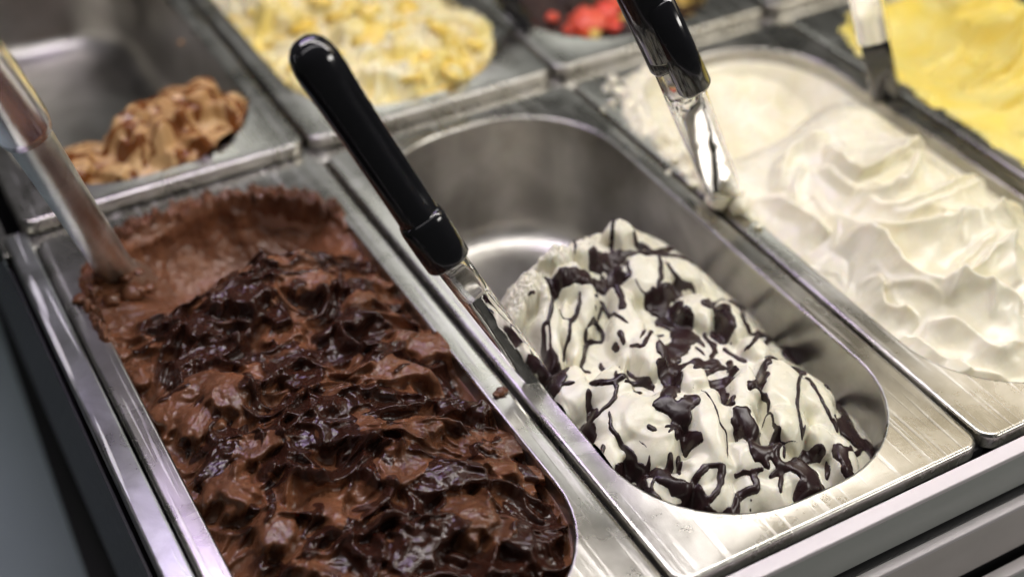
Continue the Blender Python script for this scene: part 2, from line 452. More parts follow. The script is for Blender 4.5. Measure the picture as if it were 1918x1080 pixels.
# ------------------------------------------------------------------ ice cream shaping
def petal(fl, cx, cy, ang, a, b, z0, tilt, rim, dome, attr=None, k=1.2, seed=0, stri=0.0, fall=1.6, wob=0.22):
    """a folded flake: dished oval with a raised lip at its front, falling away outside; overlaps by maximum"""
    w = fl.window(cx, cy, max(a, b) * 1.7)
    if w is None: return
    X = fl.X[w]; Y = fl.Y[w]; sc = max(a, b)
    wx = perlin(X / sc * 1.3 + seed * 3.1, Y / sc * 1.3, seed % 7) * sc * wob + perlin(X / sc * 3.7, Y / sc * 3.7 + seed, 8) * sc * wob * 0.25
    wy = perlin(X / sc * 1.3, Y / sc * 1.3 + seed * 2.3, seed % 5 + 9) * sc * wob + perlin(X / sc * 3.7 + seed, Y / sc * 3.7, 12) * sc * wob * 0.25
    dx = X - cx + wx; dy = Y - cy + wy
    c, s = math.cos(ang), math.sin(ang)
    u = dx * c + dy * s; v = -dx * s + dy * c
    r = np.sqrt((u / a) ** 2 + (v / b) ** 2)
    front = np.clip(0.5 + 0.5 * u / (a * np.maximum(r, 0.2)), 0, 1)
    z = z0 + tilt * u + dome * (1 - r * r) + rim * np.exp(-((1 - r) / 0.16) ** 2) * front ** 1.5
    if stri:
        z = z + stri * np.sin(v / b * 9 + 3.0 * perlin(u / sc * 1.5, v / sc * 1.5, 3) + seed) * np.clip(1.1 - r, 0, 1)
    out = np.maximum(r - 1, 0) * sc
    z = z - fall * out - 1.2 * np.where(r > 1, 1, 0) * (1 - np.exp(-out / 0.8))
    H = fl.H[w]
    m = z > H
    if attr is not None: fl.A[w] = np.where(m, attr, fl.A[w])
    fl.H[w] = smax(H, z, k) if k > 0 else np.maximum(H, z)
def lump(fl, cx, cy, rx, ry, ang, h, seed=0, wob=0.25, p=1.0):
    w = fl.window(cx, cy, max(rx, ry) * 1.6)
    if w is None: return
    X = fl.X[w]; Y = fl.Y[w]; sc = max(rx, ry)
    dx = X - cx + perlin(X / sc * 1.4 + seed * 1.7, Y / sc * 1.4, seed % 11) * sc * wob
    dy = Y - cy + perlin(X / sc * 1.4, Y / sc * 1.4 + seed * 1.1, seed % 9 + 3) * sc * wob
    c, s = math.cos(ang), math.sin(ang); u = dx * c + dy * s; v = -dx * s + dy * c
    r2 = (u / rx) ** 2 + (v / ry) ** 2
    return w, np.sqrt(np.clip(1 - r2, 0, 1)) ** p * h, r2
def crest(fl, pts, wide, narrow, h, taper=True, sauce=False):
    """a fold: rises gently on its left over `wide` mm and drops sharply on its right over `narrow` mm"""
    P = smooth_line(pts)
    xs = [p[0] for p in P]; ys = [p[1] for p in P]
    cx, cy = (min(xs) + max(xs)) / 2, (min(ys) + max(ys)) / 2
    w = fl.window(cx, cy, max(max(xs) - min(xs), max(ys) - min(ys)) / 2 + 2.2 * wide)
    if w is None: return
    X = fl.X[w] + perlin(fl.X[w] / 9, fl.Y[w] / 9, 31) * 1.4; Y = fl.Y[w] + perlin(fl.X[w] / 9, fl.Y[w] / 9, 37) * 1.4
    d, sd, t = seg_dist(X, Y, P)
    prof = np.where(sd > 0, np.exp(-(d / wide) * 1.6), np.exp(-(d / narrow) ** 2 * 1.5))
    if taper: prof = prof * np.sqrt(np.clip(np.minimum(t, 1 - t) * 5, 0, 1) + 0.0)
    fl.H[w] = fl.H[w] + h * prof
    if sauce: fl.A[w] = np.maximum(fl.A[w], np.clip(prof * 1.8, 0, 1))
def lean(fl, amt, s, ang):
    """push crests sideways so that folds overhang a little"""
    d = fl.H - blur(fl.H, s / fl.step)
    d = np.clip(d, -2.5, 4)
    fl.dx = amt * d * math.cos(ang); fl.dy = amt * d * math.sin(ang)
def inside(fl, x0, y0, grow):
    return rr_dist(fl.X, fl.Y, x0 + 12, x0 + PW - 12, y0 + 13, y0 + PL_ - 13, 60) < grow
def inside_d(fl, x0, y0):
    return rr_dist(fl.X, fl.Y, x0 + 12, x0 + PW - 12, y0 + 13, y0 + PL_ - 13, 60)
def anchor(x, y, z): return (x / 1000, y / 1000, z / 1000)

# ---- chocolate -------------------------------------------------------------
def build_chocolate():
    x0, y0 = 0.6, -2.6
    fl = Field(1.5, 164, 2, 366, 0.46)
    X, Y = fl.X, fl.Y
    base = tps([(22, 356, 1), (60, 357, 4), (90, 360, 5), (120, 358, 5), (146, 346, 4), (155, 328, 4), (156, 300, 2), (152, 312, 5), (150, 335, 6), (34, 325, 4),
                (60, 343, 2), (90, 345, 3), (120, 344, 2), (148, 325, -1), (62, 334, -17), (92, 335, -22), (122, 333, -18), (138, 320, -14), (66, 322, -34), (95, 322, -40), (122, 318, -32), (42, 308, -8),
                (26, 330, 3), (18, 305, 1), (42, 345, 4), (20, 282, -2), (40, 280, -5), (72, 290, -28), (100, 295, -30), (132, 290, -20),
                (75, 268, 8), (92, 262, 17), (108, 262, 13), (132, 262, 3), (155, 255, -10),
                (20, 250, -5), (50, 240, 2), (80, 235, 7), (110, 232, 5), (140, 230, 2), (156, 215, -12),
                (14, 200, -9), (45, 190, 4), (80, 190, 4), (115, 190, 5), (140, 180, -1), (156, 165, -15),
                (14, 130, -9), (45, 125, 4), (85, 130, 3), (120, 130, 5), (154, 110, -16),
                (20, 70, -8), (55, 70, 2), (95, 75, 4), (130, 75, 2), (150, 60, -16), (90, 20, -4), (50, 30, -4), (130, 25, -10)])(X, Y)
    scoop = sstep(1.15, 0.9, np.hypot((X - 92) / 68, (Y - 318) / 38))
    fl.H = base + 1.2 * fbm(X / 22, Y / 22, 3, 3)
    rr_ = np.hypot((X - 91 + 3 * perlin(X / 20, Y / 20, 211)) / 58, (Y - 312 + 2 * perlin(X / 15, Y / 15, 213)) / 32)
    bowl = 5 - 46 * np.sqrt(np.clip(1 - np.clip(rr_, 0, 1) ** 2.4, 0, 1)) + 60 * np.maximum(rr_ - 1, 0)
    fl.H = -smax(-fl.H, -bowl, 1.5)
    scoop = np.maximum(scoop, sstep(1.1, 0.95, rr_)); base = np.where(rr_ < 1.05, np.minimum(base, fl.H), base)
    # rough torn floor of the scooped hollow
    drag = fbm(X / 5 + 0.3 * Y / 5, Y / 3.2, 21, 4, 0.6)
    fl.H += scoop * (0.9 * np.abs(drag) + 0.4 * fbm(X / 1.6, Y / 1.6, 25, 3))
    H0 = fl.H.copy()
    # heap of folded flakes
    g = np.random.default_rng(5)
    n = 70
    # thick winding folds: ridged, warped noise, finer ridges riding on the big ones
    wx = X + 11 * fbm(X / 34, Y / 34, 141, 2); wy = Y + 11 * fbm(X / 34 + 5, Y / 34, 143, 2)
    def ridge(sc_, sd, k=2.0): return np.clip(1 - np.abs(perlin(wx / sc_, wy / (sc_ * 0.8), sd)) * k, 0, 1)
    r1 = ridge(29, 151) ** 1.5; r2 = ridge(16, 152, 1.8) ** 1.5
    wx = wx + 3.5 * perlin(X / 8, Y / 8, 153); wy = wy + 3.5 * perlin(X / 8, Y / 8, 154)
    r3 = ridge(8.0, 155, 1.7) ** 1.4; r4 = ridge(3.6, 156, 1.6)
    mass = sstep(274, 262, Y + 5 * perlin(X / 12, Y / 12, 157) - 10 * np.exp(-((X - 95) / 28) ** 2)) * (1 - 0.6 * sstep(34, 18, X))
    fl.H += mass * (-5.5 + 8.0 * r1 + 5.5 * r2 + (0.25 + 0.75 * np.maximum(r1, r2)) * (2.8 * r3 + 0.5 * r4))
    fl.A += mass * np.clip(0.15 + 1.1 * perlin(X / 26, Y / 26, 158) + 0.75 * np.maximum(r1, r2 * 0.8), 0, 1)
    pts = []
    for k in range(n):
        x = g.uniform(8, 158); y = g.uniform(4, 272)
        pts.append((x, y, g.random()))
    pts.sort(key=lambda p: -p[1])
    for k, (x, y, q) in enumerate(pts):
        edge = min(x - 6, 160 - x)
        if y > 262 and not 60 < x < 130: continue
        i = int(np.clip((y - fl.y0) / fl.step, 0, len(fl.y) - 1)); j = int(np.clip((x - fl.x0) / fl.step, 0, len(fl.x) - 1))
        z = base[i, j] + g.normal(0, 3.0) - 1.0
        a = g.uniform(6, 17); b = a * g.uniform(0.35, 0.7)
        ang = R(-90) + g.normal(0, 1.1)
        dark = 1.0 if (g.random() < (0.5 if 34 < x < 152 else 0.15) + 0.5 * perlin(np.array(x / 30), np.array(y / 30), 48)) else 0.0
        petal(fl, x, y, ang, a, b, z, g.uniform(0.02, 0.40), g.uniform(0.3, 3.0), g.uniform(-1.5, 5.0), attr=dark, k=0.5 if q < 0.5 else 1.4,
              seed=k, stri=g.choice([0, 0, 0.2, 0.35]), fall=1.8, wob=g.uniform(0.15, 0.36))
    def px(cx, cy): return fl.hit(300 + cx * 0.5556, 480 + cy * 0.5556)
    # features one can point at in the photograph: (crop x, crop y, length, width, angle, lift, tilt, lip, dome, sauce)
    for k, (cx, cy, a, b, ang, dz, tl, rim, dm, at_) in enumerate([
            (290, 145, 13, 10, -80, 5, .15, 2.5, 3.0, 1), (215, 120, 9, 7, -130, 5, .1, 2.0, 3, 1), (360, 150, 11, 6, -60, 5, .15, 3, 0, 1),
            (480, 90, 14, 9, -30, 2, .1, 1, 2.0, 0), (150, 240, 9, 12, 180, 2, .1, 1.2, 3.0, 1), (620, 235, 15, 5, 0, 4, .05, 1, 3.0, 1),
            (410, 260, 10, 8, -70, 3, .2, 2.4, -1, 0), (240, 490, 14, 11, -80, 5, .05, .8, 3.5, 0), (160, 340, 16, 6, -10, 4, .1, 3.0, -1.5, 1),
            (70, 500, 15, 14, -120, 2, .05, .6, 4.0, 0), (140, 560, 13, 10, -45, 3, .05, .8, 3.5, 0), (870, 290, 15, 11, -50, 3, .1, 1.5, 2.5, 0),
            (770, 390, 18, 8, -40, 2, .1, 1.5, 2.0, 0), (690, 620, 12, 9, -90, 4, .1, 1.8, 2, 0), (815, 700, 14, 10, -110, 4, .15, 3, -.5, 0),
            (230, 780, 13, 11, -80, 4, .1, 1.2, 3.0, 0), (200, 700, 14, 6, 20, 5, .1, 2, 1, 1), (390, 920, 11, 9, -90, 4, .1, 1, 2.5, 0),
            (1000, 520, 13, 6, -40, 5, .1, 2.5, 1, 1), (960, 770, 15, 8, -20, 4, .1, 1.6, 2.5, 1), (1150, 640, 10, 14, -60, 4, .1, 1, 2, 0),
            (1240, 740, 12, 6, -20, 5, .1, 2, 2, 1), (1180, 900, 13, 9, -90, 4, .1, 2, 1.5, 1), (1330, 820, 14, 7, 0, 3, .1, 2, 1, 1),
            (900, 960, 18, 8, 20, 5, .1, 2, 2, 1), (640, 480, 9, 7, -90, 4, .1, 1.5, 2, 1), (560, 590, 14, 8, -20, 3, .1, 2, 1, 1),
            (480, 440, 12, 8, -60, 3, .2, 2, 0, 1), (330, 640, 12, 6, -20, 3, .1, 2, 0, 0), (1050, 900, 14, 9, -70, 4, .1, 1, 2.5, 0)]):
        x, y = px(cx, cy)
        i = int(np.clip((y - fl.y0) / fl.step, 0, len(fl.y) - 1)); j = int(np.clip((x - fl.x0) / fl.step, 0, len(fl.x) - 1))
        petal(fl, x, y, R(ang), a, b, base[i, j] + dz + 1.0, tl, rim, dm, attr=float(at_), k=0.5, seed=500 + k, stri=0.25 if at_ else 0.12, fall=1.7, wob=0.3)
    for k in range(110):                                  # thin curls pulled up by the spatula
        x = g.uniform(14, 152); y = g.uniform(6, 262); a = g.uniform(0, 6.28); c = g.uniform(-1.6, 1.6); l = g.uniform(2.5, 7)
        P = [(x, y)]
        for q in range(3):
            x += l * math.cos(a); y += l * math.sin(a); a += c; P.append((x, y))
        crest(fl, P, g.uniform(1.4, 4.5), g.uniform(0.6, 1.2), g.uniform(1.0, 3.6), sauce=g.random() < 0.5)
    for k in range(46):
        x = g.uniform(20, 148); y = g.uniform(10, 255); a = g.choice([-0.5, 0.3, 2.6, -1.2]) + g.normal(0, 0.5); c = g.uniform(-0.9, 0.9)
        P = [(x, y)]
        for q in range(4):
            x += 7 * math.cos(a); y += 7 * math.sin(a); a += c; P.append((x, y))
        crest(fl, P, g.uniform(4, 8), g.uniform(0.9, 1.6), g.uniform(2.5, 5.5), sauce=g.random() < 0.35)
    # drag lines and small tears
    heap = 1 - scoop
    fl.H = blur(fl.H, 1.7) * heap + blur(fl.H, 0.7) * scoop
    fl.H += heap * (0.45 * fbm(X / 4.0, Y / 4.0, 41, 2) + (0.16 * np.abs(fbm(X / 1.6, Y / 1.6, 45, 3))) * (1 - 0.7 * blur(fl.A, 1.2)))
    # ragged rim smeared over the back flange, otherwise stay inside the basin
    dd = inside_d(fl, x0, y0)
    rim_n = fbm(X / 6, Y / 6, 51, 4, 0.6)
    over = np.exp(-((dd - 1.0) / 4.5) ** 2) * sstep(285, 318, Y) + np.exp(-((dd - 1) / 3.2) ** 2) * sstep(250, 275, Y) * sstep(60, 30, X)
    ragged = 2.6 + 5.5 * rim_n + 4.5 * np.abs(fbm(X / 3.2, Y / 3.2, 57, 3, 0.6)) - np.maximum(dd, 0) * 0.62
    lip = np.where(over > 0.08, ragged * np.clip(over * 1.8, 0, 1) - (1 - np.clip(over * 1.8, 0, 1)) * 3, -9)
    fl.H = np.where(dd > -2.0, np.where(dd > 0, np.maximum(lip, -6), np.maximum(fl.H, lip)), fl.H)
    fl.A = blur(fl.A, 1.2) * heap
    fl.A = np.where(dd > -4, fl.A * 0.3, fl.A)
    lean(fl, 0.8, 4.0, R(-95))
    fl.dy = fl.dy + scoop * 1.2 * fbm(X / 8, fl.H / 4, 171, 3, 0.6); fl.dx = fl.dx + scoop * 1.0 * fbm(X / 8, fl.H / 4, 175, 3, 0.6)
    fl.dx = np.where(dd > -1, 0, fl.dx); fl.dy = np.where(dd > -1, 0, fl.dy)
    keep = dd < 11.5
    o = field_mesh('chocolate_ice_cream', fl, keep, attrs={'fudge': fl.A}, mat=M_CHOC, origin=anchor(82, 180, -40))
    o.location = anchor(82, 180, -40)
    tag(o, 'dark chocolate ice cream with glossy fudge folds and a scooped hollow behind', 'ice cream')
    return fl, o
choc, choc_o = build_chocolate()


# ---- stracciatella ---------------------------------------------------------
def c6(x, y): return 900 + x * 0.5739, 380 + y * 0.5739
def build_stracciatella():
    x0, y0 = 168.0, -2.6
    fl = Field(175, 326, 6, 262, 0.42)
    X, Y = fl.X, fl.Y
    fl.H = tps([(182, 178, 2), (198, 196, 3), (220, 204, 4), (245, 208, 7), (262, 208, 8), (285, 202, 2), (303, 192, -12), (318, 178, -28),
                (182, 205, -50), (205, 222, -50), (235, 236, -52), (265, 240, -52), (300, 225, -55), (320, 210, -60), (250, 260, -95), (190, 250, -95), (310, 255, -95),
                (186, 140, 0), (215, 150, 7), (250, 160, 9), (280, 150, 3), (303, 140, -10), (319, 130, -28),
                (184, 100, -3), (210, 100, 6), (240, 105, 9), (270, 100, 4), (298, 90, -9), (318, 80, -29),
                (190, 60, -4), (215, 55, 4), (245, 52, 5), (275, 50, 0), (298, 42, -12), (316, 48, -28), (228, 22, -7), (258, 16, -10), (285, 20, -16), (200, 32, -7), (304, 27, -24)])(X, Y)
    base = fl.H.copy()
    top = np.full_like(X, -99.0)
    L = [(300, 270, 60, 50), (340, 350, 50, 90), (220, 420, 45, 110), (300, 440, 35, 90), (470, 420, 55, 140), (540, 260, 90, 70), (660, 240, 70, 50), (700, 360, 70, 70),
         (820, 400, 55, 80), (900, 480, 55, 50), (690, 590, 50, 60), (985, 610, 80, 120), (1090, 650, 70, 150), (860, 620, 50, 90), (760, 760, 70, 130), (620, 690, 130, 70),
         (300, 630, 70, 80), (470, 720, 110, 90), (720, 890, 60, 50), (600, 950, 80, 50), (900, 860, 100, 50), (930, 960, 120, 60), (1190, 860, 50, 80), (540, 500, 60, 80),
         (780, 980, 80, 40), (560, 820, 90, 60), (400, 850, 60, 60), (330, 170, 60, 40), (450, 110, 60, 40), (420, 620, 70, 70), (1120, 790, 60, 40), (1010, 740, 60, 60),
         (150, 300, 50, 50), (110, 360, 40, 60), (250, 190, 60, 40), (860, 730, 40, 70), (1040, 920, 70, 60)]
    for k, (cx, cy, rx, ry) in enumerate(L):
        x, y = fl.hit(*c6(cx, cy))
        mm = 0.5739 * 0.245
        r = lump(fl, x, y, rx * mm * 1.1, ry * mm * 1.4, R(-28), 11.5, k)
        if r is None: continue
        w, h, r2 = r
        z = base[w] + np.where(r2 < 1, h, -9 * (r2 - 1)) - 4.5 + (k % 3) * 1.3
        top[w] = smax(top[w], z, 0.8)
    fl.H = smax(base - 4.0, top, 1.5)
    for h, wd, nr, P in [(2.5, 6, 1.6, ((470, 300), (500, 380), (560, 430))), (2.2, 5, 1.5, ((380, 330), (400, 440), (440, 520))), (2.0, 5, 1.5, ((250, 350), (250, 450), (280, 520))),
                         (3.0, 7, 1.8, ((700, 600), (720, 700), (790, 830), (860, 850))), (3.0, 7, 2.0, ((560, 640), (470, 700), (540, 760), (680, 780))), (3, 7, 1.8, ((1000, 540), (930, 620), (950, 740), (1010, 790))),
                         (2.5, 5, 1.5, ((860, 540), (880, 600), (930, 640), (940, 700))), (2.5, 5, 1.5, ((860, 850), (930, 820), (1000, 800))), (2.5, 6, 1.5, ((700, 980), (830, 900), (900, 850))),
                         (2.5, 6, 1.5, ((540, 190), (640, 260), (740, 300))), (2.2, 5, 1.4, ((660, 380), (700, 340), (760, 320))), (2.4, 5, 1.4, ((1060, 560), (1130, 640), (1170, 740))),
                         (2.2, 5, 1.4, ((300, 560), (260, 620), (330, 700))), (2.0, 4, 1.3, ((790, 560), (820, 640), (800, 700)))]:
        crest(fl, [fl.hit(*c6(*p)) for p in P], wd, nr, h)
    # flowing creases running down the heap
    wx = X + 4 * fbm(X / 18, Y / 18, 61, 2)
    fl.H += 0.4 * (1 - np.abs(perlin(wx / 9, Y / 20, 63)) * 3).clip(0, 1) * sstep(0, 1, perlin(X / 30, Y / 30, 64) + 0.6)
    fl.H += 1.1 * fbm(X / 9, Y / 11, 66, 2, 0.4)
    vx = X + 5 * fbm(X / 20, Y / 20, 161, 2); vy = Y + 5 * fbm(X / 20, Y / 20, 163, 2)
    fl.H += 1.4 * np.clip(1 - 2.0 * np.abs(perlin(vx / 17, vy / 22, 165)), 0, 1) ** 1.5 + 0.2 * np.clip(1 - 2 * np.abs(perlin(vx / 6.5, vy / 10, 166)), 0, 1) ** 1.5
    fl.H = -smax(-fl.H, -(base + 8.5), 4.0)
    # crumbly, air-dried back and left edge
    dd = inside_d(fl, x0, y0)
    rough = np.clip(sstep(165, 196, Y + (245 - X) * 0.35), 0, 1)
    fl.H += rough * (2.4 * np.abs(fbm(X / 4, Y / 4, 71, 4, 0.65)) + 0.5 * fbm(X / 1.2, Y / 1.2, 73, 2))
    fl.H = blur(fl.H, 1.7) * (1 - rough) + fl.H * rough
    lean(fl, 0.22, 5.0, R(-95))
    fl.dx = np.where(dd > -1.5, 0, fl.dx); fl.dy = np.where(dd > -1.5, 0, fl.dy)
    o = field_mesh('stracciatella_ice_cream', fl, (dd < 0.6) & (fl.H > -86), mat=M_WHITE, origin=anchor(248, 120, -40))
    o.location = anchor(248, 120, -40)
    tag(o, 'white stracciatella ice cream mound drizzled with dark chocolate', 'ice cream')
    # chocolate drizzle laid along strokes seen in the photograph: width, then points
    S = [(14, (440, 110), (430, 160), (520, 170), (600, 172), (700, 200), (780, 260), (830, 300)), (24, (500, 130), (620, 150), (720, 190)),
         (10, (590, 200), (640, 240), (705, 285)), (16, (570, 180), (590, 230), (578, 270)), (56, (410, 195), (425, 215)), (40, (370, 180), (450, 185)), (30, (440, 235), (430, 260)),
         (40, (270, 232), (340, 240), (400, 278)), (26, (400, 275), (440, 262), (475, 245)), (34, (228, 265), (238, 295)), (14, (240, 290), (225, 370), (202, 400), (206, 470), (225, 525)),
         (60, (215, 545), (225, 570)), (36, (245, 600), (262, 560)), (9, (222, 370), (226, 450), (232, 520)), (13, (325, 290), (320, 340), (292, 400), (287, 450)), (9, (285, 430), (268, 520)),
         (5, (255, 345), (268, 375), (312, 382)), (12, (372, 300), (400, 330), (445, 365), (482, 392)), (20, (400, 250), (455, 290), (462, 340)), (10, (372, 335), (378, 350)),
         (14, (350, 405), (380, 398), (402, 452), (352, 470), (332, 540), (362, 556)), (12, (345, 410), (345, 462)), (18, (388, 530), (408, 552)), (20, (450, 420), (466, 450)),
         (15, (488, 462), (530, 462), (562, 445), (600, 432)), (12, (430, 470), (452, 478)), (48, (565, 345), (625, 355)), (46, (600, 400), (645, 400)), (60, (655, 400), (665, 450), (620, 500)),
         (18, (690, 430), (730, 470)), (18, (730, 430), (765, 475), (750, 512)), (40, (600, 490), (610, 535), (690, 535), (760, 525)), (24, (700, 552), (790, 538)), (40, (600, 545), (622, 600), (610, 650)),
         (46, (595, 652), (650, 672), (682, 645)), (36, (665, 690), (650, 722), (690, 782)), (14, (612, 742), (640, 728)), (26, (735, 330), (800, 322), (860, 340)), (44, (785, 345), (802, 400), (780, 448)),
         (24, (850, 350), (870, 400), (930, 430), (1000, 462)), (36, (1000, 470), (1010, 505), (1060, 502)), (14, (860, 475), (890, 446), (950, 446)), (20, (800, 480), (862, 520)), (24, (815, 520), (822, 560)),
         (28, (880, 592), (922, 588), (920, 545), (985, 525), (1050, 555)), (14, (870, 580), (928, 632), (940, 682)), (13, (1040, 570), (1034, 650), (1048, 775)), (14, (1060, 570), (1112, 640), (1160, 742)),
         (40, (1165, 650), (1195, 700), (1200, 760), (1262, 790)), (52, (1180, 740), (1215, 760)), (34, (1270, 800), (1290, 860)), (16, (1150, 790), (1200, 798), (1252, 800)), (36, (1172, 805), (1190, 850), (1208, 892)),
         (36, (760, 600), (800, 588)), (24, (782, 600), (820, 650)), (50, (850, 695), (880, 740), (905, 800), (925, 822)), (7, (718, 598), (765, 660), (782, 720), (806, 765), (804, 850)),
         (6, (888, 820), (932, 700), (965, 740), (985, 792), (1040, 785)), (28, (960, 780), (962, 830), (1000, 862), (1060, 840), (1112, 812)), (70, (1052, 860), (1085, 890)), (66, (1090, 900), (1085, 965)),
         (40, (1060, 925), (1050, 950)), (14, (1130, 855), (1132, 905)), (16, (942, 892), (982, 882), (978, 942)), (14, (830, 882), (880, 880), (922, 870)), (22, (890, 882), (900, 930), (850, 955), (830, 1005)),
         (14, (800, 860), (738, 855)), (22, (732, 862), (690, 920), (685, 962), (740, 962), (772, 930), (790, 870)), (36, (575, 885), (640, 922), (700, 962)), (22, (620, 832), (602, 900)), (14, (650, 832), (650, 885)),
         (26, (452, 872), (520, 872), (530, 950), (570, 972)), (20, (480, 855), (470, 900), (510, 932)), (16, (565, 890), (560, 942), (600, 992), (650, 1012), (690, 990)), (14, (420, 680), (430, 740), (470, 800), (512, 842)),
         (12, (550, 820), (545, 882)), (22, (350, 622), (370, 690), (352, 730), (372, 772)), (16, (400, 790), (395, 822)), (16, (380, 692), (430, 642), (450, 592)), (22, (365, 592), (430, 582), (500, 592), (560, 602)),
         (12, (440, 552), (440, 602)), (14, (482, 552), (542, 592)), (16, (470, 582), (528, 622)), (18, (262, 595), (306, 584)), (20, (556, 734), (566, 738)), (5, (510, 770), (550, 802)), (9, (878, 970), (884, 970)),
         (9, (878, 1001), (883, 1000)), (5, (690, 575), (710, 642)), (26, (700, 1032), (800, 1030), (862, 1040)), (6, (530, 570), (556, 600), (572, 625)), (10, (650, 312), (688, 285), (682, 300)), (6, (502, 242), (530, 290), (562, 302)),
         (30, (335, 745), (355, 770)), (10, (1150, 700), (1165, 745)), (24, (655, 162), (735, 198)), (12, (490, 240), (470, 200)), (9, (130, 250), (122, 270)), (8, (152, 300), (178, 290)), (8, (290, 160), (310, 165)), (8, (158, 250), (135, 262)),
         (7, (700, 640), (702, 644)), (8, (818, 455), (822, 462)), (10, (450, 540), (452, 548)), (16, (640, 740), (640, 770)), (9, (1000, 380), (1010, 385)), (28, (1130, 600), (1180, 640)), (14, (985, 790), (990, 830)),
         (7, (400, 340), (385, 392)), (10, (545, 430), (520, 440)), (30, (640, 300), (575, 325)), (7, (1060, 720), (1050, 770)), (14, (480, 820), (520, 870)), (9, (700, 470), (735, 500)), (10, (600, 730), (655, 735))]
    D = np.full_like(X, -3.0)
    for k, st in enumerate(S):
        pw = st[0] * 0.5739 * 0.235 / 2 * (1.45 if st[0] > 28 else 1.12)
        pts = [fl.hit(*c6(*p)) for p in st[1:]]
        # keep the stroke on the visible face: drop points that jump away
        P = smooth_line(pts, 4)
        xs = [p[0] for p in P]; ys = [p[1] for p in P]
        w = fl.window((min(xs) + max(xs)) / 2, (min(ys) + max(ys)) / 2, max(max(xs) - min(xs), max(ys) - min(ys)) / 2 + pw * 3 + 3)
        if w is None: continue
        Xw = X[w]; Yw = Y[w]
        amp = min(1.1, pw * 0.5)
        d, sd, t = seg_dist(Xw + perlin(Xw / 5, Yw / 5, 81) * amp * 1.2 + perlin(Xw / 2, Yw / 2, 82) * amp * 0.35, Yw + perlin(Xw / 5, Yw / 5, 83) * amp * 1.2, P)
        wv = pw * (1 + 0.35 * perlin(Xw / 6, Yw / 6, 85) + 0.15 * perlin(Xw / 2.2, Yw / 2.2, 86))
        if st[0] < 20: wv = wv * (0.45 + 0.55 * np.sqrt(np.clip(np.minimum(t, 1 - t) * 4, 0, 1)))
        f = (wv - d)
        D[w] = smax(D[w], f, 0.5)
    D = blur(D, 0.8)
    th = np.where(D > 0, 0.45 + 1.15 * np.sqrt(np.clip(D, 0, 2.2) / 2.2) * 1.0, 0)
    edge = sstep(-0.35, 0.30, D)
    Hd = blur(fl.H, 1.6) * 0.65 + fl.H * 0.35
    Hd = np.maximum(Hd, fl.H) + th * edge - (1 - edge) * 1.0 + 0.05
    fl2 = fl
    od = field_mesh('chocolate_drizzle', fl2, (D > -0.5) & (dd < 0.4) & (fl.H > -60), H=Hd, mat=M_DRIZ, parent=o, origin=anchor(248, 120, -40))
    return fl, o
stra, stra_o = build_stracciatella()

